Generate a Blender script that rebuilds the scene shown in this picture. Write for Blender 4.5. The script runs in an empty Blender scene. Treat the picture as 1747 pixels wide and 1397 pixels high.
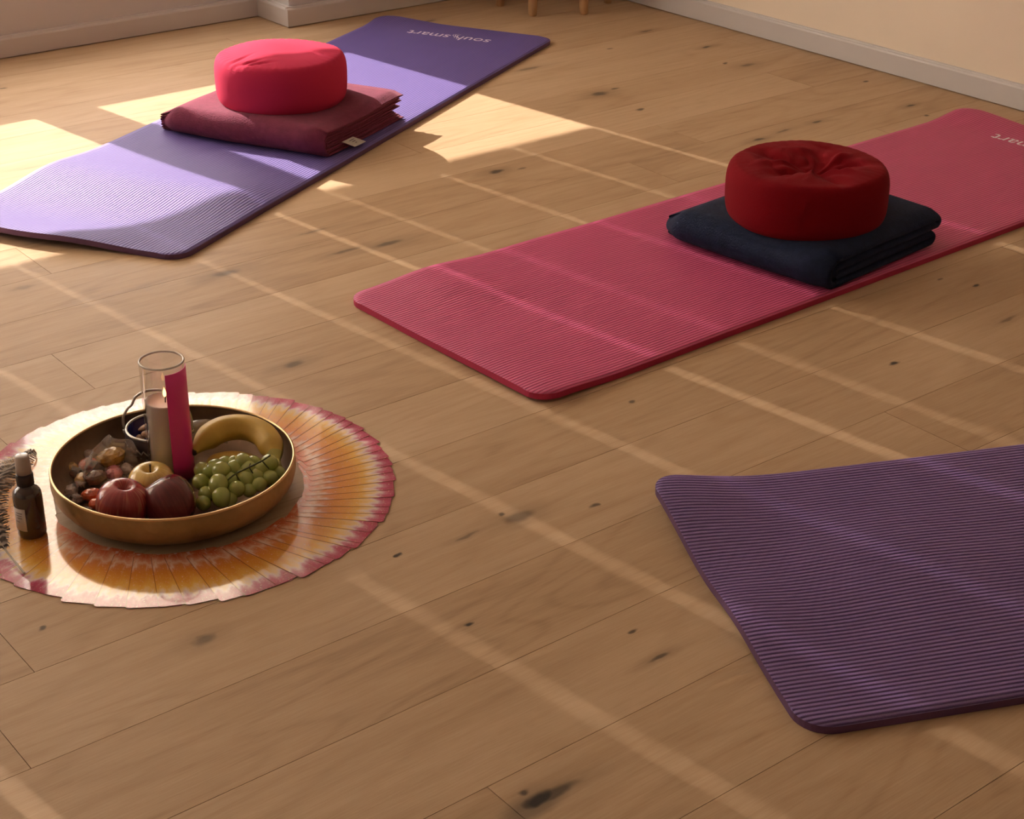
import bpy, math, random
from mathutils import Vector, Matrix, noise
random.seed(7)
R = math.radians
S = bpy.context.scene
COL = S.collection

# ------------------------------------------------------------------ camera
YAW, PITCH, ROLL, F = R(38.45), R(26.8757), R(.41717), 2834.63
def turn(v):
    c, s = math.cos(YAW), math.sin(YAW)
    return Vector((c*v[0]+s*v[1], -s*v[0]+c*v[1], v[2]))
cp, sp, cr, sr = math.cos(PITCH), math.sin(PITCH), math.cos(ROLL), math.sin(ROLL)
right, up, fwd = turn((cr, sr*sp, sr*cp)), turn((-sr, cr*sp, cr*cp)), turn((0, cp, -sp))
cam_d = bpy.data.cameras.new('camera'); cam = bpy.data.objects.new('camera', cam_d); COL.objects.link(cam)
M = Matrix.Identity(4)
for i in range(3):
    M[i][0], M[i][1], M[i][2] = right[i], up[i], -fwd[i]
M[0][3], M[1][3], M[2][3] = 0, 0, 1.25
cam.matrix_world = M
cam_d.sensor_fit = 'HORIZONTAL'; cam_d.sensor_width = 36; cam_d.lens = F/1747*36
cam_d.clip_start = .05; cam_d.clip_end = 200
S.camera = cam

# ------------------------------------------------------------------ light
S.view_settings.view_transform = 'Standard'; S.view_settings.look = 'None'
S.view_settings.exposure = 0.60; S.view_settings.gamma = 1
SUN_EL, SUN_AZ = R(27.6), R(-82.5)          # the way the light travels, seen from above
wd = bpy.data.worlds.new('sky'); S.world = wd; wd.use_nodes = True
bg = wd.node_tree.nodes['Background']; bg.inputs[0].default_value = (1.0, .95, .92, 1); bg.inputs[1].default_value = 4.7
sd = bpy.data.lights.new('sun', 'SUN'); so = bpy.data.objects.new('sun', sd); COL.objects.link(so)
sd.energy = 8.6; sd.angle = R(.53); sd.color = (1, .875, .76)
d = Vector((math.cos(SUN_AZ)*math.cos(SUN_EL), math.sin(SUN_AZ)*math.cos(SUN_EL), -math.sin(SUN_EL)))
so.rotation_euler = d.to_track_quat('-Z', 'Y').to_euler(); so.location = (0, 8, 6)
def portal(name, loc, rot, sx, sy):         # guides the sampling of the sky through a window
    l = bpy.data.lights.new(name, 'AREA'); l.shape = 'RECTANGLE'; l.size = sx; l.size_y = sy
    l.cycles.is_portal = True
    o = bpy.data.objects.new(name, l); o.location = loc; o.rotation_euler = rot; COL.objects.link(o)
S.cycles.use_denoising = True
S.cycles.max_bounces = 8; S.cycles.transparent_max_bounces = 16
S.cycles.caustics_reflective = False; S.cycles.caustics_refractive = False
S.cycles.sample_clamp_indirect = 6

# ------------------------------------------------------------------ materials
def nt(m): return m.node_tree.nodes, m.node_tree.links
def mat(name, col, rough=.6, spec=.5, metal=0, sheen=0, bump=None, var=0, vscale=20, coat=0, ior=None, sub=0, stretch=(1, 1, 1)):
    m = bpy.data.materials.new(name); m.use_nodes = True; N, L = nt(m)
    p = N['Principled BSDF']
    p.inputs['Base Color'].default_value = (*col, 1); p.inputs['Roughness'].default_value = rough
    p.inputs['Specular IOR Level'].default_value = spec; p.inputs['Metallic'].default_value = metal
    if sheen:
        p.inputs['Sheen Weight'].default_value = sheen; p.inputs['Sheen Roughness'].default_value = .5
        p.inputs['Sheen Tint'].default_value = (*[min(1, c*1.5+.15) for c in col], 1)
    if coat: p.inputs['Coat Weight'].default_value = coat; p.inputs['Coat Roughness'].default_value = .06
    if ior: p.inputs['IOR'].default_value = ior
    if sub:
        p.inputs['Subsurface Weight'].default_value = sub; p.inputs['Subsurface Radius'].default_value = (.01, .006, .003)
    tc = N.new('ShaderNodeTexCoord'); mp = N.new('ShaderNodeMapping'); mp.inputs['Scale'].default_value = stretch
    L.new(tc.outputs['Object'], mp.inputs[0])
    if var:
        n = N.new('ShaderNodeTexNoise'); n.inputs['Scale'].default_value = vscale; n.inputs['Detail'].default_value = 5
        L.new(mp.outputs[0], n.inputs['Vector'])
        mr = N.new('ShaderNodeMapRange'); mr.inputs['From Min'].default_value = .3; mr.inputs['From Max'].default_value = .7
        mr.inputs['To Min'].default_value = 1-var; mr.inputs['To Max'].default_value = 1+var
        L.new(n.outputs['Fac'], mr.inputs['Value'])
        mx = N.new('ShaderNodeVectorMath'); mx.operation = 'SCALE'; mx.inputs[0].default_value = col
        L.new(mr.outputs[0], mx.inputs['Scale']); L.new(mx.outputs[0], p.inputs['Base Color'])
    if bump:
        sc, st = bump
        n = N.new('ShaderNodeTexNoise'); n.inputs['Scale'].default_value = sc; n.inputs['Detail'].default_value = 3
        L.new(mp.outputs[0], n.inputs['Vector'])
        b = N.new('ShaderNodeBump'); b.inputs['Strength'].default_value = 1; b.inputs['Distance'].default_value = st
        L.new(n.outputs['Fac'], b.inputs['Height']); L.new(b.outputs[0], p.inputs['Normal'])
    return m
def math_node(N, L, op, a, b=None, c=None):
    n = N.new('ShaderNodeMath'); n.operation = op
    for i, v in enumerate((a, b, c)):
        if v is None: continue
        if isinstance(v, (int, float)): n.inputs[i].default_value = v
        else: L.new(v, n.inputs[i])
    return n.outputs[0]
def thin_glass(name, tint=(1, 1, 1), gloss=1.0, rough=.02, cloud=0, cloudcol=(.8, .75, .7)):
    m = bpy.data.materials.new(name); m.use_nodes = True; N, L = nt(m)
    N.remove(N['Principled BSDF']); out = N['Material Output']
    t = N.new('ShaderNodeBsdfTransparent'); t.inputs[0].default_value = (*tint, 1)
    g = N.new('ShaderNodeBsdfGlossy'); g.inputs['Roughness'].default_value = rough
    lw = N.new('ShaderNodeLayerWeight')
    f = math_node(N, L, 'MULTIPLY', math_node(N, L, 'MULTIPLY_ADD', math_node(N, L, 'POWER', lw.outputs['Facing'], 5.0), .9, .045), gloss)
    mx = N.new('ShaderNodeMixShader'); L.new(f, mx.inputs[0]); L.new(t.outputs[0], mx.inputs[1]); L.new(g.outputs[0], mx.inputs[2])
    last = mx.outputs[0]
    if cloud:
        df = N.new('ShaderNodeBsdfDiffuse'); df.inputs[0].default_value = (*cloudcol, 1)
        m2 = N.new('ShaderNodeMixShader'); m2.inputs[0].default_value = cloud
        L.new(last, m2.inputs[1]); L.new(df.outputs[0], m2.inputs[2]); last = m2.outputs[0]
    L.new(last, out.inputs[0]); return m
def ramp(N, L, fac, stops):
    r = N.new('ShaderNodeValToRGB'); e = r.color_ramp.elements
    while len(e) > 1: e.remove(e[-1])
    e[0].position = stops[0][0]; e[0].color = (*stops[0][1], 1)
    for p_, c in stops[1:]:
        k = e.new(p_); k.color = (*c, 1)
    L.new(fac, r.inputs[0]); return r.outputs[0]

KNOTS = [  # x, y, length along the grain, width, darkness
 # filled below from floor positions
]
def floor_mat():
    m = bpy.data.materials.new('oak_planks'); m.use_nodes = True; N, L = nt(m); p = N['Principled BSDF']
    tc = N.new('ShaderNodeTexCoord'); at = N.new('ShaderNodeAttribute'); at.attribute_name = 'plank'
    rnd = at.outputs['Fac']
    off = N.new('ShaderNodeCombineXYZ')
    L.new(math_node(N, L, 'MULTIPLY', rnd, 53.0), off.inputs[0]); L.new(math_node(N, L, 'MULTIPLY', rnd, 17.0), off.inputs[2])
    ad = N.new('ShaderNodeVectorMath'); L.new(tc.outputs['Object'], ad.inputs[0]); L.new(off.outputs[0], ad.inputs[1])
    def nz(scale, sx, sy, detail=4, dist=0):
        mp = N.new('ShaderNodeMapping'); mp.inputs['Scale'].default_value = (sx, sy, 1); L.new(ad.outputs[0], mp.inputs[0])
        n = N.new('ShaderNodeTexNoise'); n.inputs['Scale'].default_value = scale; n.inputs['Detail'].default_value = detail
        n.inputs['Distortion'].default_value = dist; L.new(mp.outputs[0], n.inputs['Vector']); return n.outputs['Fac']
    broad = nz(1.0, 1.3, 7, 3, .6); mid = nz(1.0, 5, 60, 4, .4); fine = nz(1.0, 22, 420, 3)
    # growth-ring figure: sine of a stretched noise
    fig = math_node(N, L, 'SINE', math_node(N, L, 'MULTIPLY', nz(1.0, .9, 5.5, 1, .3), 95.0))
    figm = math_node(N, L, 'MULTIPLY', math_node(N, L, 'POWER', math_node(N, L, 'MULTIPLY_ADD', fig, .5, .5), 4.0), nz(1.0, 2.5, 9, 2))
    v = math_node(N, L, 'MULTIPLY', broad, .55)
    v = math_node(N, L, 'MULTIPLY_ADD', mid, .35, v)
    v = math_node(N, L, 'MULTIPLY_ADD', fine, .35, v)
    v = math_node(N, L, 'MULTIPLY_ADD', rnd, .16, v)
    v = math_node(N, L, 'MULTIPLY_ADD', figm, -.16, v)
    base = ramp(N, L, v, [(.38, (.37, .235, .135)), (.60, (.475, .32, .19)), (.88, (.56, .395, .25))])
    # knots
    wob = N.new('ShaderNodeTexNoise'); wob.inputs['Scale'].default_value = 30; L.new(tc.outputs['Object'], wob.inputs['Vector'])
    w2 = N.new('ShaderNodeVectorMath'); w2.operation = 'MULTIPLY_ADD'
    L.new(wob.outputs['Color'], w2.inputs[0]); w2.inputs[1].default_value = (.03, .012, 0); L.new(tc.outputs['Object'], w2.inputs[2])
    acc = None; halo = None
    for (kx, ky, kl, kw, kd) in KNOTS:
        mp = N.new('ShaderNodeMapping'); mp.vector_type = 'POINT'
        mp.inputs['Location'].default_value = (-(kx+.015)/kl, -(ky+.006)/kw, 0); mp.inputs['Scale'].default_value = (1/kl, 1/kw, 0)
        L.new(w2.outputs[0], mp.inputs[0])
        ln = N.new('ShaderNodeVectorMath'); ln.operation = 'LENGTH'; L.new(mp.outputs[0], ln.inputs[0])
        mr = N.new('ShaderNodeMapRange'); mr.inputs['From Min'].default_value = 1.15; mr.inputs['From Max'].default_value = .35
        mr.inputs['To Max'].default_value = kd; mr.interpolation_type = 'SMOOTHSTEP'
        L.new(ln.outputs['Value'], mr.inputs['Value'])
        acc = mr.outputs[0] if acc is None else math_node(N, L, 'MAXIMUM', acc, mr.outputs[0])
        if kl > .02:
            mh = N.new('ShaderNodeMapRange'); mh.inputs['From Min'].default_value = 3.2; mh.inputs['From Max'].default_value = .8
            mh.inputs['To Max'].default_value = .35*kd; mh.interpolation_type = 'SMOOTHSTEP'; L.new(ln.outputs['Value'], mh.inputs['Value'])
            halo = mh.outputs[0] if halo is None else math_node(N, L, 'MAXIMUM', halo, mh.outputs[0])
    if acc:
        m1 = N.new('ShaderNodeMix'); m1.data_type = 'RGBA'
        L.new(halo, m1.inputs[0]); L.new(base, m1.inputs[6]); m1.inputs[7].default_value = (.15, .095, .055, 1)
        m2 = N.new('ShaderNodeMix'); m2.data_type = 'RGBA'
        L.new(acc, m2.inputs[0]); L.new(m1.outputs[2], m2.inputs[6]); m2.inputs[7].default_value = (.045, .035, .028, 1)
        base = m2.outputs[2]
    L.new(base, p.inputs['Base Color'])
    p.inputs['Specular IOR Level'].default_value = .15
    L.new(math_node(N, L, 'MULTIPLY_ADD', mid, .12, .46), p.inputs['Roughness'])
    b = N.new('ShaderNodeBump'); b.inputs['Distance'].default_value = .0004; b.inputs['Strength'].default_value = .6
    L.new(math_node(N, L, 'ADD', fine, mid), b.inputs['Height']); L.new(b.outputs[0], p.inputs['Normal'])
    return m

def mat_foam(name, col, ribh=.0011, pitch=.0078, ends=True):
    m = bpy.data.materials.new(name); m.use_nodes = True; N, L = nt(m); p = N['Principled BSDF']
    tc = N.new('ShaderNodeTexCoord'); sx = N.new('ShaderNodeSeparateXYZ'); L.new(tc.outputs['Object'], sx.inputs[0])
    ph = math_node(N, L, 'MULTIPLY', sx.outputs['Y'], 2*math.pi/pitch)
    s = math_node(N, L, 'SINE', ph)
    s = math_node(N, L, 'POWER', math_node(N, L, 'MULTIPLY_ADD', s, .5, .5), .7)
    n = N.new('ShaderNodeTexNoise'); n.inputs['Scale'].default_value = 420; n.inputs['Detail'].default_value = 2
    L.new(tc.outputs['Object'], n.inputs['Vector'])
    h = math_node(N, L, 'MULTIPLY_ADD', n.outputs['Fac'], .35, s)
    if not ends:                                    # ribs worn flat towards the middle of the mat
        pass
    b = N.new('ShaderNodeBump'); b.inputs['Distance'].default_value = ribh; b.inputs['Strength'].default_value = 1
    geo = N.new('ShaderNodeNewGeometry'); gz = N.new('ShaderNodeSeparateXYZ'); L.new(geo.outputs['True Normal'], gz.inputs[0])
    L.new(math_node(N, L, 'GREATER_THAN', gz.outputs['Z'], .7), b.inputs['Strength'])
    L.new(h, b.inputs['Height']); L.new(b.outputs[0], p.inputs['Normal'])
    n2 = N.new('ShaderNodeTexNoise'); n2.inputs['Scale'].default_value = 6; n2.inputs['Detail'].default_value = 4; L.new(tc.outputs['Object'], n2.inputs['Vector'])
    f = math_node(N, L, 'MULTIPLY_ADD', s, .34, .62); f = math_node(N, L, 'MULTIPLY_ADD', n2.outputs['Fac'], .14, f)
    mx = N.new('ShaderNodeVectorMath'); mx.operation = 'SCALE'; mx.inputs[0].default_value = col
    L.new(f, mx.inputs['Scale']); L.new(mx.outputs[0], p.inputs['Base Color'])
    p.inputs['Roughness'].default_value = .58; p.inputs['Specular IOR Level'].default_value = .45
    return m

# ------------------------------------------------------------------ mesh helpers
def obj(name, verts, faces, material, parent=None, smooth=True, loc=None):
    me = bpy.data.meshes.new(name); me.from_pydata([tuple(v) for v in verts], [], faces); me.validate(); me.update()
    if smooth: me.polygons.foreach_set('use_smooth', [True]*len(me.polygons))
    if material: me.materials.append(material)
    o = bpy.data.objects.new(name, me); COL.objects.link(o)
    if parent: o.parent = parent
    if loc is not None: o.location = loc
    return o
def thing(name, label, cat, loc=(0, 0, 0), rz=0, group=None):
    o = bpy.data.objects.new(name, None); o.empty_display_size = .05; COL.objects.link(o)
    o.location = loc; o.rotation_euler = (0, 0, rz); tag(o, label, cat, group); return o
def tag(o, label, cat, group=None):
    o['label'] = label; o['category'] = cat
    if group: o['group'] = group
    return o
def struct(o): o['kind'] = 'structure'; return o
class B:
    def __init__(s): s.v = []; s.f = []
    def add(s, v, f, mt=None):
        n = len(s.v); s.v += [(mt @ Vector(p)) if mt else Vector(p) for p in v]; s.f += [tuple(i+n for i in q) for q in f]; return s
    def box(s, a, b, mt=None):
        x0, y0, z0 = a; x1, y1, z1 = b
        return s.add([(x0,y0,z0),(x1,y0,z0),(x1,y1,z0),(x0,y1,z0),(x0,y0,z1),(x1,y0,z1),(x1,y1,z1),(x0,y1,z1)],
                     [(3,2,1,0),(4,5,6,7),(0,1,5,4),(1,2,6,5),(2,3,7,6),(3,0,4,7)], mt)
    def make(s, name, m, parent=None, smooth=False, loc=None): return obj(name, s.v, s.f, m, parent, smooth, loc)
def lathe(prof, n=48, fn=None):
    """prof: list of (r, z); r==0 makes a pole."""
    v, f, rings = [], [], []
    for k, (r, z) in enumerate(prof):
        if r < 1e-6: rings.append([len(v)]); v.append(Vector((0, 0, z)))
        else:
            rings.append(list(range(len(v), len(v)+n)))
            for i in range(n):
                a = 2*math.pi*i/n; v.append(Vector((r*math.cos(a), r*math.sin(a), z)))
    for a, b in zip(rings, rings[1:]):
        for i in range(n):
            j = (i+1) % n
            if len(a) == 1 and len(b) == 1: continue
            if len(a) == 1: f.append((a[0], b[j], b[i]))
            elif len(b) == 1: f.append((a[i], a[j], b[0]))
            else: f.append((a[i], a[j], b[j], b[i]))
    if fn: v = [fn(p) for p in v]
    return v, f
def tube(pts, rad, n=10, cap=True):
    pts = [Vector(p) for p in pts]
    if isinstance(rad, (int, float)): rad = [rad]*len(pts)
    v, f = [], []; T0 = (pts[1]-pts[0]).normalized()
    up_ = Vector((0, 0, 1)) if abs(T0.z) < .9 else Vector((1, 0, 0)); U = T0.cross(up_).normalized()
    for i, p in enumerate(pts):
        T = (pts[min(i+1, len(pts)-1)]-pts[max(i-1, 0)]).normalized()
        U = (U-T*U.dot(T)).normalized(); V = T.cross(U)
        for k in range(n):
            a = 2*math.pi*k/n; v.append(p+(U*math.cos(a)+V*math.sin(a))*rad[i])
    for i in range(len(pts)-1):
        for k in range(n):
            f.append((i*n+k, i*n+(k+1) % n, (i+1)*n+(k+1) % n, (i+1)*n+k))
    if cap:
        f.append(tuple(reversed(range(n)))); f.append(tuple(range((len(pts)-1)*n, len(pts)*n)))
    return v, f
def spline(P, n):
    """Catmull-Rom through P, n points per span"""
    P = [Vector(p) for p in P]; out = []
    for i in range(len(P)-1):
        a, b, c, d_ = P[max(i-1, 0)], P[i], P[i+1], P[min(i+2, len(P)-1)]
        for k in range(n):
            t = k/n
            out.append(.5*((2*b)+(c-a)*t+(2*a-5*b+4*c-d_)*t*t+(3*b-a-3*c+d_)*t**3))
    out.append(P[-1]); return out
def lerp(a, b, t): return a+(b-a)*t
def sm(a, b, x):
    t = max(0, min(1, (x-a)/(b-a))); return t*t*(3-2*t)

# ------------------------------------------------------------------ room
XL, XR, YN, YF, YP, HC = -2.6, 3.655, -2.6, 4.545, 4.365, 2.6
white = mat('white_wall_paint', (.62, .59, .58), .8, bump=(220, .0004))
cream = mat('cream_wall_paint', (.86, .735, .585), .8, bump=(220, .0004), var=.02, vscale=4)
skirt = mat('white_skirting', (.61, .57, .55), .45)
ceilm = mat('ceiling_paint', (.75, .7, .64), .9)
darkgap = mat('plank_gap', (.05, .028, .015), .9)
def AT(px, py, z=0):                      # where a pixel of the photo meets the level z (only used to note floor marks)
    x, y = (px-873.5)/F, -(py-698.5)/F
    dv = right*x+up*y+fwd; t = (1.25-z)/(-dv.z); return Vector((dv.x*t, dv.y*t, z))
for (px, py, kl, kw, kd) in [
 (918,1364,.030,.012,1),(940,1356,.045,.010,.75),(895,1352,.010,.006,.8),(905,1378,.055,.020,.45),(678,946,.007,.005,.95),(800,1066,.009,.005,.95),
 (1079,1077,.010,.004,.8),(1125,1121,.022,.005,.7),(798,914,.022,.004,.5),(885,882,.030,.014,.55),(858,876,.010,.006,.75),(1014,862,.009,.006,.8),
 (1333,827,.007,.005,.9),(1525,620,.012,.006,.95),(1078,686,.008,.005,.8),(1664,487,.012,.006,.95),(1604,477,.014,.004,.6),
 (1022,160,.055,.030,.75),(1048,151,.030,.012,.7),(1092,187,.028,.013,.8),(846,293,.040,.020,.8),(892,287,.025,.010,.5),(1477,139,.028,.013,.8),
 (1554,180,.035,.013,.8),(1580,197,.020,.012,.8),(1394,208,.040,.012,.7),(1338,223,.050,.010,.5),(1294,238,.040,.014,.8),(1206,80,.04,.014,.8),
 (1237,108,.020,.012,.8),(1275,111,.050,.022,.55),(385,466,.035,.014,.55),(500,622,.025,.012,.6),(660,416,.040,.012,.65),(590,428,.045,.008,.5),
 (350,1091,.022,.012,.55),(72,1071,.007,.006,.8),(731,36,.055,.016,.5),(902,117,.080,.020,.45),(1041,83,.02,.012,.6),(1103,53,.045,.014,.6),
 (8,150,.02,.01,.7),(40,490,.03,.012,.3),(1720,545,.035,.006,.5),(1250,1000,.03,.01,.2),(535,395,.04,.006,.4)]:
    k = AT(px, py); q = .62 if py < 310 else 1; KNOTS.append((k.x, k.y, kl*q, kw*q, kd))
oak = floor_mat()
def build_floor():
    PW = .1755; y0 = 1.7225; vs, fs, at = [], [], []; g = .0009
    fixed = {-1: .518, -4: .917, 7: 3.38, 4: 1.02, 9: 1.36, -2: 2.02, 1: 2.95, 3: 3.02, 11: 2.45, -3: 2.6, 2: .05, 0: 1.9+.9, 5: 2.55, 6: .6, 8: 2.2, -5: 1.9}
    k = math.floor((YN-y0)/PW)
    rg = random.Random(11)
    while y0+k*PW < YF+.2:
        a, b = y0+k*PW+g/2, y0+(k+1)*PW-g/2
        x = fixed.get(k, rg.uniform(0, 2)); 
        while x > XL: x -= 2.2
        while x < XR:
            x2 = x+2.2; i = len(vs); xa, xb = max(x, XL)+g/2, min(x2, XR)-g/2; ya, yb = max(a, YN), min(b, YF+.01)
            if xb > xa and yb > ya:
                r = rg.random()
                vs += [(xa,ya,0),(xb,ya,0),(xb,yb,0),(xa,yb,0),(xa,ya,-.004),(xb,ya,-.004),(xb,yb,-.004),(xa,yb,-.004)]
                fs += [(i,i+1,i+2,i+3),(i,i+4,i+5,i+1),(i+1,i+5,i+6,i+2),(i+2,i+6,i+7,i+3),(i+3,i+7,i+4,i)]; at += [r]*8
            x = x2
        k += 1
    i = len(vs); e = .3
    vs += [(XL-e,YN-e,-.004),(XR+e,YN-e,-.004),(XR+e,YF+e,-.004),(XL-e,YF+e,-.004),(XL-e,YN-e,-.15),(XR+e,YN-e,-.15),(XR+e,YF+e,-.15),(XL-e,YF+e,-.15)]
    n0 = len(fs)
    fs += [(i,i+1,i+2,i+3),(i+7,i+6,i+5,i+4),(i,i+4,i+5,i+1),(i+1,i+5,i+6,i+2),(i+2,i+6,i+7,i+3),(i+3,i+7,i+4,i)]; at += [0]*8
    o = obj('floor', vs, fs, oak, smooth=False); o.data.materials.append(darkgap)
    for q in range(n0, len(fs)): o.data.polygons[q].material_index = 1
    a_ = o.data.attributes.new('plank', 'FLOAT', 'POINT'); a_.data.foreach_set('value', at)
    struct(o)
build_floor()
def wall(name, horiz, m, u0, u1, fixed, thick, openings):
    """wall along x (horiz) or y at coordinate 'fixed', growing by thick; openings: (u0,u1,z0,z1)"""
    b = B()
    def bx(a, c, z0, z1):
        if c-a < 1e-4 or z1-z0 < 1e-4: return
        f0, f1 = sorted((fixed, fixed+thick))
        b.box((a, f0, z0), (c, f1, z1)) if horiz else b.box((f0, a, z0), (f1, c, z1))
    u = u0
    for (a, c, z0, z1) in sorted(openings):
        bx(u, a, -.15, HC); bx(a, c, -.15, z0); bx(a, c, z1, HC); u = c
    bx(u, u1, -.15, HC)
    return struct(b.make(name, m))
OP1, OP2 = (.60, 2.51, .319, 2.22), (-1.75, .13, .319, 2.22)
wall('wall_left', True, white, XL-.25, XR+.25, YF, .25, [OP1, OP2])
wall('wall_rear', False, white, YN-.25, YF, XL, -.25, [])
wall('wall_right', False, cream, YN-.25, YF, XR, .25, [])
wall('wall_near', True, cream, XL, XR, YN, -.25, [])
struct(B().box((2.593, YP, -.003), (XR, YF, HC)).make('wall_pier', white))
struct(B().box((XL-.25, YN-.25, HC), (XR+.25, YF+.25, HC+.2)).make('ceiling', ceilm))
def baseboard(name, p0, p1, nrm, h=.066, t=.014):
    """skirting with a small rounded top lip; runs p0->p1, sticks out along nrm"""
    p0, p1, nrm = Vector((*p0, 0)), Vector((*p1, 0)), Vector((*nrm, 0))
    prof = [(0, .0025), (t, .0025), (t, h-.010), (t*.85, h-.006), (t*.55, h-.004), (t*.5, h-.001), (t*.35, h), (0, h)]
    v = []; f = []
    for q in (p0, p1):
        for (a, z) in prof: v.append(q+nrm*a+Vector((0, 0, z)))
    n = len(prof)
    for i in range(n): f.append((i, (i+1) % n, n+(i+1) % n, n+i))
    f += [tuple(reversed(range(n))), tuple(range(n, 2*n))]
    return struct(obj(name, v, f, skirt, smooth=False))
baseboard('baseboard_left', (XL, YF), (2.593, YF), (0, -1), .062)
baseboard('baseboard_pier', (2.593-.014, YP), (XR, YP), (0, -1), .062)
baseboard('baseboard_return', (2.593, YP), (2.593, YF), (-1, 0), .062)
baseboard('baseboard_right', (XR, YN), (XR, YP), (-1, 0), .066)
frame_m = mat('white_window_frame', (.8, .78, .74), .35)
pane_m = thin_glass('window_pane')
blind_m = bpy.data.materials.new('white_blind_slats'); blind_m.use_nodes = True
N, L = nt(blind_m); N.remove(N['Principled BSDF'])
d1 = N.new('ShaderNodeBsdfDiffuse'); d1.inputs[0].default_value = (.85, .82, .78, 1); t1 = N.new('ShaderNodeBsdfTranslucent'); t1.inputs[0].default_value = (.93, .88, .80, 1)
mx = N.new('ShaderNodeMixShader'); mx.inputs[0].default_value = .82; L.new(d1.outputs[0], mx.inputs[1]); L.new(t1.outputs[0], mx.inputs[2]); L.new(mx.outputs[0], N['Material Output'].inputs[0])
def blind(x0, x1, y, z0, z1, parent, cords=(1/3, 2/3)):
    """closed slats; each slat is slotted where the two cords pass"""
    b = B(); x0 += .0062; x1 -= .003; gap = .0040; p = .024
    cs = [x0+(x1-x0)*c for c in cords]; n = int((z1-z0)/p)
    for k in range(n):
        za, zb = z0+k*p, z0+(k+1)*p+.003
        xs = [x0]+[c for c in cs]+[x1]
        for i in range(len(xs)-1):
            a = xs[i]+(gap/2 if i else 0); c = xs[i+1]-(gap/2 if i < len(xs)-2 else 0)
            b.add([(a, y+.003, za), (c, y+.003, za), (c, y-.003, zb), (a, y-.003, zb), (a, y+.0035, za), (c, y+.0035, za), (c, y-.0025, zb), (a, y-.0025, zb)],
                  [(0,1,2,3),(7,6,5,4),(0,4,5,1),(3,2,6,7),(0,3,7,4),(1,5,6,2)])
        for c in cs:
            b.box((c-gap/2-.001, y-.002, za+.015), (c+gap/2+.001, y+.002, za+.022))
    b.box((x0, y-.008, z0-.012), (cs[0]-gap/2, y+.004, z0+.002)); b.box((cs[0]+gap/2, y-.008, z0-.012), (cs[1]-gap/2, y+.004, z0+.002)); b.box((cs[1]+gap/2, y-.008, z0-.012), (x1, y+.004, z0+.002))
    return b.make('blind', blind_m, parent)
def window(idx, op, sashes, zb=.355, zt=2.13):
    x0, x1, z0, z1 = op; b = B(); ya, yb = YF+.07, YF+.095
    b.box((x0-.01, ya, z0-.01), (x1+.01, yb, zb)); b.box((x0-.01, ya, zt), (x1+.01, yb, z1+.01))
    xs = [x0-.01]+[q for s in sashes for q in s]+[x1+.01]
    for i in range(0, len(xs), 2): b.box((xs[i], ya, zb), (xs[i+1], yb, zt))
    w = struct(b.make('window_%d' % idx, frame_m))
    for s in sashes:
        B().box((s[0], YF+.085, zb), (s[1], YF+.088, zt)).make('pane', pane_m, w)
        blind(s[0], s[1], YF+.064, .828+.012, zt, w)
    portal('window_portal', ((x0+x1)/2, YF+.11, (z0+z1)/2), (R(-90), 0, 0), x1-x0, z1-z0)
window(1, OP1, [(.650, 1.495), (1.662, 2.458)])
window(2, OP2, [(-1.70, -.90), (-.72, .08)])
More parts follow.
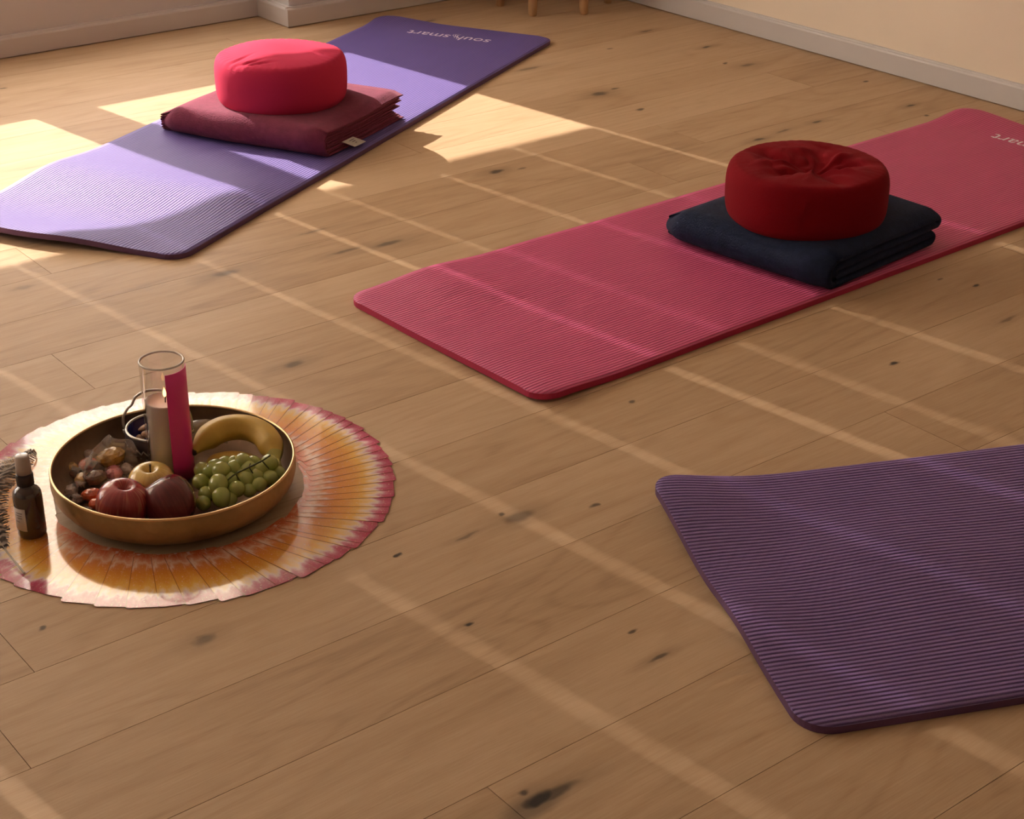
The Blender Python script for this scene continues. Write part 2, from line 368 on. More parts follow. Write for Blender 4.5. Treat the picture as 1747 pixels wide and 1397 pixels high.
# ------------------------------------------------------------------ yoga mats
LOGO = mat('logo_print', (.85, .76, .85), .6)
def text_mesh(txt, size, name, parent, place):
    c = bpy.data.curves.new(name, 'FONT'); c.body = txt; c.size = size; c.extrude = .0002; c.align_x = 'LEFT'; c.resolution_u = 4
    o = bpy.data.objects.new(name, c); COL.objects.link(o); bpy.context.view_layer.update()
    me = bpy.data.meshes.new_from_object(o.evaluated_get(bpy.context.evaluated_depsgraph_get()))
    wdt = max(v.co.x for v in me.vertices); bpy.data.objects.remove(o); bpy.data.curves.remove(c)
    return me, wdt
def mat_z(f):
    return f
def yoga_mat(name, label, material, center, ang, Lh, Wd, zf, T=.012, logo=False, edge=None, off=0, skew=0):
    """grid with rounded corners; local x along the mat (near end at -L/2)"""
    hl, hw, r = Lh/2, Wd/2, .045
    us = []
    for k in range(9): us.append(-hl+r*(1-math.cos(math.pi/2*k/8)))
    n = 90
    for k in range(1, n): us.append(-hl+r+(Lh-2*r)*k/n)
    for k in range(9): us.append(hl-r*(1-math.cos(math.pi/2*(8-k)/8)))
    nv = 40; tv, bv = [], []
    for u in us:
        dd = min(u+hl, hl-u); h = hw if dd >= r else hw-r+math.sqrt(max(0, r*r-(r-dd)**2))
        for j in range(nv+1):
            t = j/nv; v = -h+2*h*t
            z = zf(u, v); x_ = u-skew*sm(-.26, .10, v)*(1-sm(0, .6, u+hl)); tv.append(Vector((x_, v, z+T))); bv.append(Vector((x_, v, max(z, .0002))))
    v = tv+bv; f = []; nn = len(tv); m = nv+1; nu = len(us)
    # slim bevelled rim on the top edge
    for i in range(nu):
        tv[i*m].z -= .0015; tv[i*m+nv].z -= .0015
    for i in range(nu-1):
        for j in range(nv):
            a = i*m+j; f.append((a, a+m, a+m+1, a+1)); f.append((nn+a, nn+a+1, nn+a+m+1, nn+a+m))
    for i in range(nu-1):
        a = i*m; f.append((a, nn+a, nn+a+m, a+m)); a = i*m+nv; f.append((a, a+m, nn+a+m, nn+a))
    for j in range(nv):
        f.append((j, j+1, nn+j+1, nn+j)); a = (nu-1)*m+j; f.append((a, nn+a, nn+a+1, a+1))
    o = obj(name, v, f, material, loc=(center[0], center[1], .0))
    o.rotation_euler = (0, 0, ang)
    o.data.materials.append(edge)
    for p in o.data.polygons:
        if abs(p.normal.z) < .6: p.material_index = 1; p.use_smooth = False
    tag(o, label, 'yoga mat')
    if logo:
        # reads from the far end; text runs across the mat
        hgt = .048
        me1, w1 = text_mesh('soul', hgt*1.25, 'logo_text', o, None); me2, w2 = text_mesh('smart', hgt*1.25, 'logo_text', o, None)
        gap = .036; tot = w1+w2+gap; bx = hl-.105; s0 = -tot/2+off
        for me, st in ((me1, s0), (me2, s0+w1+gap)):
            for q in me.vertices:
                x, y = q.co.x+st, q.co.y
                q.co = Vector((bx-y, x, zf(bx-y, x)+T+.0002+q.co.z))
            me.materials.append(LOGO); lo = bpy.data.objects.new('logo_text', me); COL.objects.link(lo); lo.parent = o
        eb = B()
        ex = s0+w1+gap/2-.002
        for (dx, amp, wd_, y0_, y1_) in ((-.010, .012, .0042, -.016, .050), (.0, .011, .0036, -.020, .042), (.009, .009, .0030, -.014, .032)):
            pts = [(ex+dx+amp*math.sin(t*math.pi*1.5+.6), lerp(y0_, y1_, t), wd_*math.sin(math.pi*min(1, t*.9+.08))) for t in [q/14 for q in range(15)]]
            vv = []; ff = []
            for (x, y, ww) in pts:
                for s_ in (-1, 1): vv.append((bx-y, x+s_*ww/2, zf(bx-y, x)+T+.0008))
            for q in range(14): ff.append((2*q, 2*q+1, 2*q+3, 2*q+2))
            eb.add(vv, ff)
        eb.make('logo_emblem', LOGO, o)
    return o
def bumpn(u, v, s, a, seed=0): return a*noise.noise(Vector((u*s, v*s, seed)))
purple1 = mat_foam('lilac_foam', (.15, .108, .37), .0007); purple3 = mat_foam('purple_foam', (.20, .115, .33), .0030)
pinkf = mat_foam('pink_foam', (.62, .085, .22), .0009)
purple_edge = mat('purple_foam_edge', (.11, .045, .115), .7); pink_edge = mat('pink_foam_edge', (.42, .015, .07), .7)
def z1(u, v):
    e = u+.965
    return .0006+.015*math.exp(-(e/.085)**2)*sm(-.22, -.01, v)+.0145*math.exp(-((e-.34)/.11)**2)*sm(-.31, -.18, v)+.010*sm(.12, 0, .965-u)*sm(.05, .28, v)
def z2(u, v):
    e = u+.965
    return .0005+.010*math.exp(-((e-.20)/.10)**2)*sm(.02, .22, v)+.006*math.exp(-((e-.05)/.08)**2)*sm(.1, -.25, v)+.003*math.exp(-((e-.45)/.12)**2)*(.5+.5*math.sin(v*9))+.014*sm(.16, 0, .965-u)*sm(0, .28, v)
def z3(u, v):
    e = u+.965
    return .0005+.024*math.exp(-(e/.12)**2)*sm(.0, .27, v)+.011*math.exp(-((e-.02)/.07)**2)*math.exp(-((v+.06)/.10)**2)+.009*math.exp(-((e-.30)/.13)**2)*math.exp(-((v-.02)/.16)**2)+.005*math.exp(-((e-.55)/.16)**2)*math.exp(-((v+.14)/.10)**2)
lilac = yoga_mat('yoga_mat', 'lilac yoga mat half in sunlight under the raspberry cushion, beside the white wall', purple1, (2.131, 3.552), R(27.45), 1.93, .58, z1, logo=True, edge=purple_edge, skew=.05)
pink = yoga_mat('yoga_mat', 'pink yoga mat under the dark red cushion and navy blanket', pinkf, (2.535, 2.222), R(1.6), 1.93, .578, z2, logo=True, edge=pink_edge, off=-.02)
plum = yoga_mat('yoga_mat', 'dark purple ribbed yoga mat with nothing on it, in the right foreground', purple3, (2.274, .913), R(-24), 1.93, .60, z3, edge=purple_edge)

# ------------------------------------------------------------------ blankets
def fold_sheet(paths, th, L_, mtx, wob=.003, seed=0, n=36, closed=False):
    """paths: centre lines in (b, z); each is a felt sheet of thickness th run out along x for L_"""
    bd = B()
    for pi_, path in enumerate(paths):
        P = [Vector((p[0], p[1], 0)) for p in path]; m = len(P)
        nor = []
        for i in range(m):
            a, c = (P[(i-1) % m], P[(i+1) % m]) if closed else (P[max(i-1, 0)], P[min(i+1, m-1)])
            t = (c-a).normalized(); nor.append(Vector((-t.y, t.x, 0)))
        ts = [0, .004, .012]+[.012+(L_-.024)*k/n for k in range(1, n)]+[L_-.012, L_-.004, L_]
        sk = [.45, .8, 1]+[1]*(n-1)+[1, .8, .45]
        jit = [noise.noise(Vector((seed+pi_*3.1, 1.7, 9)))*.0015, noise.noise(Vector((seed+pi_*2.3, 5.7, 4)))*.006]
        v, f = [], []
        for k, t in enumerate(ts):
            tt = t+lerp(jit[0], jit[1], t/L_)
            for side in (1, -1):
                for i in range(m):
                    e = 1 if closed else min(1, .45+.55*min(i, m-1-i)/1.5)
                    q = P[i]+nor[i]*side*th/2*sk[k]*e
                    dz = wob*noise.noise(Vector((tt*7, q.x*7, seed+q.y*4)))*(q.y/.07); db = wob*1.5*noise.noise(Vector((tt*5, 3.3, seed+q.y*9)))
                    cr = .012*(1-sm(0, .05, min(t, L_-t)))*(1 if q.x < .03 else 0)
                    fz = (1-.42*(1-sm(0, .085, t))**1.5)*(1-.12*(1-sm(0, .03, L_-t)))
                    v.append(Vector((tt, q.x+db+cr*(2 if t < .1 else 1), max((q.y+dz)*fz, .0008))))
        w = 2*m
        for k in range(len(ts)-1):
            for i in range(m-(0 if closed else 1)):
                j = (i+1) % m; a, b_ = k*w, (k+1)*w
                f.append((a+i, a+j, b_+j, b_+i)); f.append((a+m+i, b_+m+i, b_+m+j, a+m+j))
            if not closed:
                a, b_ = k*w, (k+1)*w
                f.append((a, b_, b_+m, a+m)); f.append((a+m-1, a+2*m-1, b_+2*m-1, b_+m-1))
        for k in (0, len(ts)-1):
            for i in range(m-(0 if closed else 1)):
                j = (i+1) % m; a = k*w
                q = (a+i, a+m+i, a+m+j, a+j); f.append(q if k == 0 else tuple(reversed(q)))
        bd.add(v, f, mtx)
    return bd
def frame_mtx(origin, adir, bdir):
    a = Vector((*adir, 0)).normalized(); b_ = Vector((*bdir, 0)).normalized(); m = Matrix.Identity(4)
    for i in range(3): m[i][0], m[i][1], m[i][2] = a[i], b_[i], (0, 0, 1)[i]
    m[0][3], m[1][3], m[2][3] = origin; return m
def cpath(pts, r=None, n=6): return pts
def arc(cx, cz, r, a0, a1, n=10): return [(cx+r*math.cos(lerp(a0, a1, k/n)), cz+r*math.sin(lerp(a0, a1, k/n))) for k in range(n+1)]
def line(p, q, n): return [(lerp(p[0], q[0], k/n), lerp(p[1], q[1], k/n)) for k in range(n+1)]
plumfelt = mat('plum_felt', (.17, .030, .062), .95, .2, sheen=.35, bump=(260, .0012), var=.12, vscale=60)
navyfelt = mat('navy_felt', (.012, .019, .048), .95, .2, sheen=.12, bump=(260, .0012), var=.2, vscale=60)
def plum_blanket():
    o3 = Vector((1.745, 3.613, .0135)); fr = Vector((1.948, 3.182, 0))
    t = thing('folded_blanket', 'plum wool blanket folded in layers under the raspberry cushion', 'blanket', o3)
    a = (fr.x-o3.x, fr.y-o3.y); bdir = (-a[1], a[0])
    Bw, zc = .394, .0345; paths = []
    for k in range(5):
        h = .0310-.0068*k; e1, e2 = Bw-.012*k*(1 if k % 2 else .3), Bw-.004-.01*k
        lift = .004*(4-k)/4
        paths.append(line((e1, zc+h+lift*.4), (.044, zc+h), 14)+arc(.044, zc, h, math.pi/2, 3*math.pi/2, 12)[1:-1]+line((.044, zc-h), (e2, zc-h), 14))
    fold_sheet(paths, .0059, math.hypot(*a), frame_mtx((0, 0, 0), a, bdir), .007, 2.2).make('wool_layers', plumfelt, t, True)
    # care tag hanging out at the front right side
    tagm = mat('white_tag', (.62, .57, .52), .7, var=.08, vscale=90)
    m = frame_mtx((0, 0, 0), a, bdir); La = math.hypot(*a)
    v = []; f = []
    for i in range(5):
        for j in range(2):
            v.append(m @ Vector((La-.012+.042*i/4, .105+.052*j+.006*i/4, .020-.010*(i/4)**1.2-.002*j)))
    for i in range(4): f.append((2*i, 2*i+1, 2*i+3, 2*i+2))
    tg = obj('care_tag', v, f, tagm, t, False); s_ = tg.modifiers.new('thick', 'SOLIDIFY'); s_.thickness = .0006
    pr = B()
    for q in range(3):
        pr.box((La+.006+.006*q, .125+.004*q, .0168-.0021*q), (La+.008+.006*q, .145-.003*q, .0174-.0021*q), m)
    pr.make('tag_print', mat('tag_ink', (.12, .08, .10), .8), tg)
plum_blanket()
def navy_blanket():
    o3 = Vector((2.243, 2.345, .0135)); fr = Vector((2.287, 1.928, 0))
    t = thing('folded_blanket', 'navy wool blanket folded thick under the dark red cushion', 'blanket', o3)
    a = (fr.x-o3.x, fr.y-o3.y); bdir = (-a[1], a[0])
    Bw = .390; z = [.0100, .0285, .0475, .0660]; r1 = .0095; R0 = (z[3]-z[0])/2; zc = (z[3]+z[0])/2; ri = (z[2]-z[1])/2
    p = line((R0+.004, z[3]), (Bw-r1, z[3]), 14)
    p += arc(Bw-r1, (z[3]+z[2])/2, r1, math.pi/2, -math.pi/2, 8)[1:-1]
    p += line((Bw-r1, z[2]), (R0+ri, z[2]), 14)
    p += arc(R0+ri-.004, zc, ri, math.pi/2, 3*math.pi/2, 6)[1:-1]
    p += line((R0+ri, z[1]), (Bw-r1-.012, z[1]), 14)
    p += arc(Bw-r1-.012, (z[1]+z[0])/2, r1*.98, math.pi/2, -math.pi/2, 8)[1:-1]
    p += line((Bw-r1-.012, z[0]), (R0+.004, z[0]), 14)
    p += arc(R0+.004, zc, R0, -math.pi/2, -3*math.pi/2, 14)[1:-1]
    fold_sheet([p], .0178, math.hypot(*a), frame_mtx((0, 0, 0), a, bdir), .006, 7.1, closed=True).make('wool_layers', navyfelt, t, True)
navy_blanket()

# ------------------------------------------------------------------ cushions
def cushion(label, loc, rad, h, material, seamm, dent, creases, seed, rz=0, PL=.0007):
    t = thing('meditation_cushion', label, 'cushion', loc, rz)
    prof = [(0, 0)]
    for k in range(1, 8): prof.append((rad*.86*k/8, 0))
    for k in range(33):
        a = -math.pi/2+math.pi*k/32; c, s = math.cos(a), math.sin(a)
        r = rad*.86+rad*.14*abs(c)**.75; z = h/2+h/2*math.copysign(abs(s)**.62, s); prof.append((r, z))
    for k in range(27, -1, -1): prof.append((rad*.86*k/28, h))
    def fn(p):
        r = math.hypot(p.x, p.y); th = math.atan2(p.y, p.x); q = p.copy()
        top = sm(h*.55, h*.98, p.z)
        # puckered seam gathering near the rims
        g = math.sin(th*46+3*noise.noise(Vector((math.cos(th)*2, math.sin(th)*2, seed))))*PL*sm(.60, .86, r/rad)*(1-sm(.93, 1.0, r/rad))
        q.z += g*top
        q.z += top*(dent(p.x, p.y, r))
        # soft crown towards the middle
        ns = noise.noise(Vector((p.x*6, p.y*6, seed)))
        q.z += top*.004*ns
        b_ = 1+.018*noise.noise(Vector((math.cos(th)*1.6, math.sin(th)*1.6, seed+p.z*9)))
        q.x *= b_; q.y *= b_
        if creases: q.z += top*creases(p.x, p.y, r)
        return q
    v, f = lathe(prof, 160, fn)
    obj('cover', v, f, material, t)
    # stitched seam round the top and bottom edge
    for zz, rr in ((h*.915, .955), (h*.085, .955)):
        pts = []
        for k in range(97):
            a = 2*math.pi*k/96; p = fn(Vector((rad*rr*math.cos(a), rad*rr*math.sin(a), zz))); pts.append(p)
        v, f = tube(pts, .0013, 6, False); obj('seam', v, f, seamm, t)
    return t
rasp = mat('raspberry_cotton', (.50, .028, .080), .9, .08, sheen=.1, bump=(500, .0004))
rasp_s = mat('raspberry_seam', (.42, .018, .05), .9)
wine = mat('dark_red_linen', (.20, .004, .009), .9, .08, sheen=.1, bump=(380, .0006))
wine_s = mat('dark_red_seam', (.22, .01, .015), .9)
def dent1(x, y, r): return .017*(1-(r/.16)**2)-.005*math.exp(-(((x-.05)/.05)**2+((y+.02)/.05)**2))+.003*math.exp(-(((x+.05)/.05)**2+((y-.06)/.05)**2))
def cr1(x, y, r):
    s = 0
    for (ax, ay, l, w, am, an) in ((-.055, -.105, .05, .0045, .006, .5), (-.03, -.115, .045, .004, .005, .3), (-.082, -.085, .045, .004, .0045, .9)):
        c, s_ = math.cos(an), math.sin(an); u = (x-ax)*c+(y-ay)*s_; v = -(x-ax)*s_+(y-ay)*c
        s -= am*math.exp(-(u/l)**2*2-(v/w)**2)
    return s
def dent2(x, y, r): return -.026*math.exp(-((x-.01)**2+(y+.01)**2)/.062**2)+.008*(1-(r/.165)**2)
def cr2(x, y, r):
    th = math.atan2(y+.01, x-.01); s = 0
    for (a0, am, w, rc, rl) in ((-2.5, .013, .16, .070, .045), (-1.2, .012, .18, .085, .05), (.1, .012, .14, .07, .05), (1.3, .008, .18, .07, .04), (2.5, .012, .16, .08, .045), (-1.85, -.010, .14, .055, .04), (.7, -.010, .16, .06, .04), (-.5, -.010, .16, .06, .04), (3.1, -.008, .15, .06, .04)):
        d_ = (th-a0+math.pi) % (2*math.pi)-math.pi
        s -= am*math.exp(-(d_/w)**2)*math.exp(-((r-rc)/rl)**2)
    n_ = noise.noise(Vector((x*26, y*26, 4.4)))
    s += .013*(abs(n_)-.2)*math.exp(-(r/.105)**4)+.006*noise.noise(Vector((x*13, y*13, 8.8)))*math.exp(-(r/.12)**4)
    return s
cushion('raspberry round meditation cushion in the sun on the plum blanket', (2.0310, 3.4740, .0805), .1603, .112, rasp, rasp_s, dent1, cr1, 1.3, R(-40))
cushion('dark red round meditation cushion with creased sunken top on the navy blanket', (2.4380, 2.1230, .0815), .1630, .1115, wine, wine_s, dent2, cr2, 5.3, R(-40), .0003)

# ------------------------------------------------------------------ stool
def stool():
    t = thing('stool', 'low round wooden stool with turned legs in the far corner', 'stool', (3.42, 4.105, 0))
    wood = mat('stool_wood', (.46, .27, .13), .5, var=.15, vscale=12, stretch=(3, 3, .4))
    v, f = lathe([(0, .36), (.18, .36), (.195, .366), (.2, .378), (.196, .39), (.185, .395), (0, .395)], 48); obj('seat', v, f, wood, t)
    for (x, y) in ((3.27, 4.195), (3.27, 4.03), (3.414, 3.951), (3.573, 4.019), (3.573, 4.19), (3.42, 4.27)):
        x -= 3.42; y -= 4.105
        pts = [(x, y, 0), (x, y, .004), (x*.99, y*.99, .03), (x*.93, y*.93, .2), (x*.88, y*.88, .362)]
        v, f = tube(pts, [.0115, .0135, .0145, .0165, .015], 16); obj('leg', v, f, wood, t)
stool()

# ------------------------------------------------------------------ ring of cards
RC = Vector((.971, 2.030, 0))
def card_mat():
    m = bpy.data.materials.new('printed_card'); m.use_nodes = True; N, L = nt(m); p = N['Principled BSDF']
    tc = N.new('ShaderNodeTexCoord'); s = N.new('ShaderNodeSeparateXYZ'); L.new(tc.outputs['Object'], s.inputs[0])
    oi = N.new('ShaderNodeObjectInfo')
    def nz(scale, sx, sy, det=4, seed=0.0, var=0.0):
        mp = N.new('ShaderNodeMapping'); mp.inputs['Scale'].default_value = (sx, sy, 1); L.new(tc.outputs['Object'], mp.inputs[0])
        if var:
            cx = N.new('ShaderNodeCombineXYZ'); L.new(math_node(N, L, 'MULTIPLY', oi.outputs['Random'], var), cx.inputs[0]); cx.inputs[1].default_value = seed
            L.new(cx.outputs[0], mp.inputs['Location'])
        else: mp.inputs['Location'].default_value = (seed, seed, 0)
        n = N.new('ShaderNodeTexNoise'); n.inputs['Scale'].default_value = scale; n.inputs['Detail'].default_value = det
        L.new(mp.outputs[0], n.inputs['Vector']); return n.outputs['Fac']
    t = math_node(N, L, 'MULTIPLY_ADD', s.outputs['X'], 1/.134, .5)          # 0 at the inner end, 1 at the outer end
    w = nz(38, .8, 1.5, 4, 3, .004)
    tt = math_node(N, L, 'ADD', t, math_node(N, L, 'MULTIPLY_ADD', w, .42, -.21))
    base = ramp(N, L, tt, [(0, (.72, .16, .07)), (.10, (.78, .30, .16)), (.17, (.86, .52, .36)), (.24, (.74, .26, .09)), (.34, (.74, .27, .045)), (.50, (.78, .34, .055)), (.66, (.86, .48, .10)),
                        (.74, (.88, .62, .32)), (.79, (.80, .62, .60)), (.84, (.60, .22, .30)), (.90, (.50, .075, .15)), (1, (.42, .045, .10))])
    # white streaks at both ends, fine gold texture in the middle
    st = nz(60, .30, 1.8, 3, 7, .004); k = N.new('ShaderNodeMapRange'); k.inputs['From Min'].default_value = .56; k.inputs['From Max'].default_value = .72; L.new(st, k.inputs['Value'])
    endm = ramp(N, L, t, [(0, (.9,)*3), (.24, (.8,)*3), (.34, (.06,)*3), (.64, (.06,)*3), (.72, (.9,)*3), (.84, (.8,)*3), (.93, (.2,)*3)])
    m1 = N.new('ShaderNodeMix'); m1.data_type = 'RGBA'; L.new(math_node(N, L, 'MULTIPLY', k.outputs[0], endm), m1.inputs[0]); L.new(base, m1.inputs[6]); m1.inputs[7].default_value = (.92, .80, .72, 1)
    sp_ = nz(330, 1, 1, 2, 5, .3); k2 = N.new('ShaderNodeMapRange'); k2.inputs['From Min'].default_value = .62; k2.inputs['From Max'].default_value = .72; k2.inputs['To Max'].default_value = .7; L.new(sp_, k2.inputs['Value'])
    m2 = N.new('ShaderNodeMix'); m2.data_type = 'RGBA'; L.new(k2.outputs[0], m2.inputs[0]); L.new(m1.outputs[2], m2.inputs[6]); m2.inputs[7].default_value = (.90, .62, .50, 1)
    ey = math_node(N, L, 'GREATER_THAN', math_node(N, L, 'ABSOLUTE', s.outputs['Y']), .0371)
    m3 = N.new('ShaderNodeMix'); m3.data_type = 'RGBA'; L.new(math_node(N, L, 'MULTIPLY', ey, .75), m3.inputs[0]); L.new(m2.outputs[2], m3.inputs[6]); m3.inputs[7].default_value = (.22, .07, .035, 1)
    L.new(m3.outputs[2], p.inputs['Base Color'])
    p.inputs['Roughness'].default_value = .14; p.inputs['IOR'].default_value = 1.6
    p.inputs['Coat Weight'].default_value = 1; p.inputs['Coat IOR'].default_value = 1.5; p.inputs['Coat Roughness'].default_value = .05
    return m
cardm = card_mat()
def cards():
    hx, hy, r, th = .067, .038, .005, .00022
    out = []
    for (cx, cy, a0) in ((hx-r, hy-r, 0), (-hx+r, hy-r, 90), (-hx+r, -hy+r, 180), (hx-r, -hy+r, 270)):
        for k in range(4): a = R(a0+30*k); out.append((cx+r*math.cos(a), cy+r*math.sin(a)))
    n = len(out); v = [(x, y, th) for x, y in out]+[(x, y, 0) for x, y in out]
    f = [tuple(range(n)), tuple(reversed(range(n, 2*n)))]+[(n+i, n+(i+1) % n, (i+1) % n, i) for i in range(n)]
    first = obj('oracle_card', v, f, cardm, smooth=False)
    angs = []; a = -178.0
    while a < 180:
        angs.append(a); step = 4.6 if -75 < a < 110 else 7.4
        a += step
    rg = random.Random(3)
    for i, a in enumerate(angs):
        o = first if i == 0 else first.copy()
        if i: COL.objects.link(o)
        j = 1 if not -40 < a < 80 else .5
        th_ = R(a+rg.uniform(-1.2, 1.2)*j); rr = .2555+rg.uniform(-.003, .003)
        o.location = (RC.x+rr*math.cos(th_), RC.y+rr*math.sin(th_), .0010+rg.uniform(0, .0001))
        o.rotation_euler = (R(-.95+rg.uniform(-.1, .3)), 0, th_+R(5+rg.uniform(-2.5, 2.5)*j))
        tag(o, 'glossy orange and magenta printed card fanned in the ring round the brass bowl', 'card', 'oracle cards fanned in a ring on the floor')
cards()

# ------------------------------------------------------------------ brass bowl
BC = Vector((.957, 2.016, 0))
def hammered(name, col, rough, dark):
    m = mat(name, col, rough, .5, metal=.6); N, L = nt(m); p = N['Principled BSDF']
    tc = N.new('ShaderNodeTexCoord'); vo = N.new('ShaderNodeTexVoronoi'); vo.inputs['Scale'].default_value = 95; L.new(tc.outputs['Object'], vo.inputs['Vector'])
    n = N.new('ShaderNodeTexNoise'); n.inputs['Scale'].default_value = 14; n.inputs['Detail'].default_value = 5; L.new(tc.outputs['Object'], n.inputs['Vector'])
    b = N.new('ShaderNodeBump'); b.inputs['Distance'].default_value = .0009; b.inputs['Strength'].default_value = .7; L.new(vo.outputs['Distance'], b.inputs['Height']); L.new(b.outputs[0], p.inputs['Normal'])
    L.new(ramp(N, L, n.outputs['Fac'], [(.30, dark), (.55, col), (.75, tuple(min(1, c*1.25) for c in col))]), p.inputs['Base Color']); return m
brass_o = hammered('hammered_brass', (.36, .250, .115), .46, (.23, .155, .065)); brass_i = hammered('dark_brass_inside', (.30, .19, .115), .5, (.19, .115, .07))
brass_r = mat('brass_rim', (.72, .50, .26), .3, metal=.9)
bowl = thing('brass_bowl', 'wide shallow hammered brass bowl holding fruit, candle and sweets', 'bowl', BC)
HB = .062
prof = [(0, .0022), (.10, .0022), (.138, .003), (.154, .006), (.168, .016), (.1775, .030), (.1805, .042), (.1805, .052), (.1795, HB-.001)]
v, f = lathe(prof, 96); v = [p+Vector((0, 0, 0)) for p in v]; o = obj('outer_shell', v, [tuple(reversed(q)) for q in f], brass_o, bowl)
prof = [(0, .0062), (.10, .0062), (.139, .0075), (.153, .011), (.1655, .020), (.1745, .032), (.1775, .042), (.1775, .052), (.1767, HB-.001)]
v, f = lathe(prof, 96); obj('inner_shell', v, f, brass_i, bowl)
v, f = tube([(.1781*math.cos(2*math.pi*k/96), .1781*math.sin(2*math.pi*k/96), HB-.001) for k in range(97)], .0021, 10, False); obj('rim', v, f, brass_r, bowl)
ZI = .0065          # inside floor of the bowl

# ------------------------------------------------------------------ candle in a glass
def candle():
    t = thing('candle_glass', 'tall clear glass with a lit white candle and a magenta strip, in the brass bowl', 'candle', (.9745, 2.0615, ZI))
    g = thin_glass('clear_glass', (.97, .96, .95), 1.3, .03)
    H = .196; r = .0335
    v, f = lathe([(0, 0), (r-.003, 0), (r, .003), (r, .02), (r, H-.004), (r+.0006, H-.001), (r-.0008, H), (r-.0026, H-.002), (r-.0026, .008), (r-.006, .0055), (0, .0055)], 64); obj('glass', v, f, g, t)
    gr = mat('glass_rim', (.62, .52, .42), .12, .8); gr.node_tree.nodes['Principled BSDF'].inputs['Transmission Weight'].default_value = .35
    v, f = tube([((r-.0012)*math.cos(2*math.pi*k/64), (r-.0012)*math.sin(2*math.pi*k/64), H-.0012) for k in range(65)], .0018, 8, False); obj('glass_rim', v, f, gr, t)
    wax = mat('white_wax', (.90, .78, .70), .5, sub=.25)
    v, f = lathe([(0, .006), (r-.0032, .006), (r-.0032, .129), (r-.005, .131), (r-.009, .128), (.004, .126), (0, .126)], 56); obj('wax', v, f, wax, t)
    v, f = tube([(0, 0, .125), (.0005, 0, .132), (.0015, 0, .137)], .0009, 6); obj('wick', v, f, mat('wick', (.03, .02, .02), .9), t)
    fm = bpy.data.materials.new('flame'); fm.use_nodes = True; q = fm.node_tree.nodes['Principled BSDF']
    q.inputs['Base Color'].default_value = (1, .5, .2, 1); q.inputs['Emission Color'].default_value = (1, .42, .12, 1); q.inputs['Emission Strength'].default_value = 5
    v, f = lathe([(0, .135), (.0018, .1365), (.0028, .140), (.0022, .1445), (.001, .148), (0, .151)], 20); obj('flame', v, f, fm, t)
    # magenta strip on the outside of the glass
    mg = mat('magenta_strip', (.84, .05, .29), .3, .5)
    n0, n1 = 28, 6; v = []; f = []; a0 = math.atan2(-2.064, -.971); s, e = a0+R(4), a0+R(96)
    for j in range(n1+1):
        for k in range(n0+1):
            a = lerp(s, e, k/n0); z = lerp(.004, .186, j/n1); rr = r+.0010
            v.append((rr*math.cos(a), rr*math.sin(a), z))
    m_ = n0+1
    for j in range(n1):
        for k in range(n0): f.append((j*m_+k, j*m_+k+1, (j+1)*m_+k+1, (j+1)*m_+k))
    o = obj('strip', v, f, mg, t); md = o.modifiers.new('thick', 'SOLIDIFY'); md.thickness = .0005
candle()

# ------------------------------------------------------------------ enamel pot with nuts
PC = Vector((.990, 2.128, ZI))
def pot():
    t = thing('handled_pot', 'small blue enamel pot with silver handle and white zigzag band, behind the candle', 'pot', PC)
    dk = mat('pot_dark_glaze', (.05, .045, .06), .3, coat=.5); bl = mat('pot_blue_glaze', (.02, .022, .14), .22, coat=1)
    sv = mat('silver_handle', (.50, .47, .43), .28, metal=.9); wt = mat('pot_white_paint', (.58, .54, .50), .45)
    v, f = lathe([(0, 0), (.026, 0), (.030, .004), (.044, .018), (.0505, .034), (.0515, .044), (.0500, .052)], 64); obj('body', v, f, dk, t)
    v, f = lathe([(0, .020), (.03, .021), (.043, .032), (.0475, .044), (.0470, .052)], 56); obj('inside', v, f, bl, t)
    v, f = tube([(.0487*math.cos(2*math.pi*k/64), .0487*math.sin(2*math.pi*k/64), .0525) for k in range(65)], .0022, 8, False); obj('rim', v, f, sv, t)
    z = B(); n = 26
    for k in range(n):
        pts = []
        for q in range(5):
            a = 2*math.pi*(k+q/4)/n; zz = .026+.0085*(1-abs(2*q/4-1)); rr = lerp(.0478, .0512, (zz-.026)/.0085)+.0004
            pts.append((rr*math.cos(a), rr*math.sin(a), zz))
        v, f = tube(pts, .0010, 5); z.add(v, f)
    for k in range(22):
        a = 2*math.pi*k/22; rr = .0405; v, f = lathe([(0, -.0016), (.0014, -.001), (.0016, 0), (.0014, .001), (0, .0016)], 8); z.add(v, f, Matrix.Translation((rr*math.cos(a), rr*math.sin(a), .0145)))
    z.make('zigzag_band', wt, t, True)
    ax = right.copy(); ax.z = 0; ax.normalize(); pts = []
    for (u, h) in ((-.0515, .046), (-.0535, .056), (-.052, .070), (-.044, .084), (-.037, .091), (-.030, .104), (-.016, .113), (0, .116), (.016, .114), (.032, .104), (.042, .092), (.050, .078), (.0525, .062), (.0515, .046)):
        pts.append(ax*u+Vector((0, 0, h))+fwd.cross(Vector((0, 0, 1)))*0)
    v, f = tube(spline(pts, 5), .0021, 10); obj('handle', v, f, sv, t)
    for s in (-1, 1):
        v, f = lathe([(0, -.004), (.003, -.003), (.004, 0), (.003, .003), (0, .004)], 12); obj('lug', [p+ax*(s*.052)+Vector((0, 0, .045)) for p in v], f, sv, t)
pot()
nutm = mat('almond_skin', (.36, .19, .10), .7, var=.2, vscale=120, bump=(300, .0005))
def ell(rx, ry, rz, n=20, m=12, pinch=0):
    pr = []
    for k in range(m+1):
        a = -math.pi/2+math.pi*k/m; pr.append((0 if k in (0, m) else math.cos(a), math.sin(a)))
    v, f = lathe(pr, n); return [Vector((p.x*rx*(1-pinch*p.z), p.y*ry*(1-pinch*p.z), p.z*rz)) for p in v], f
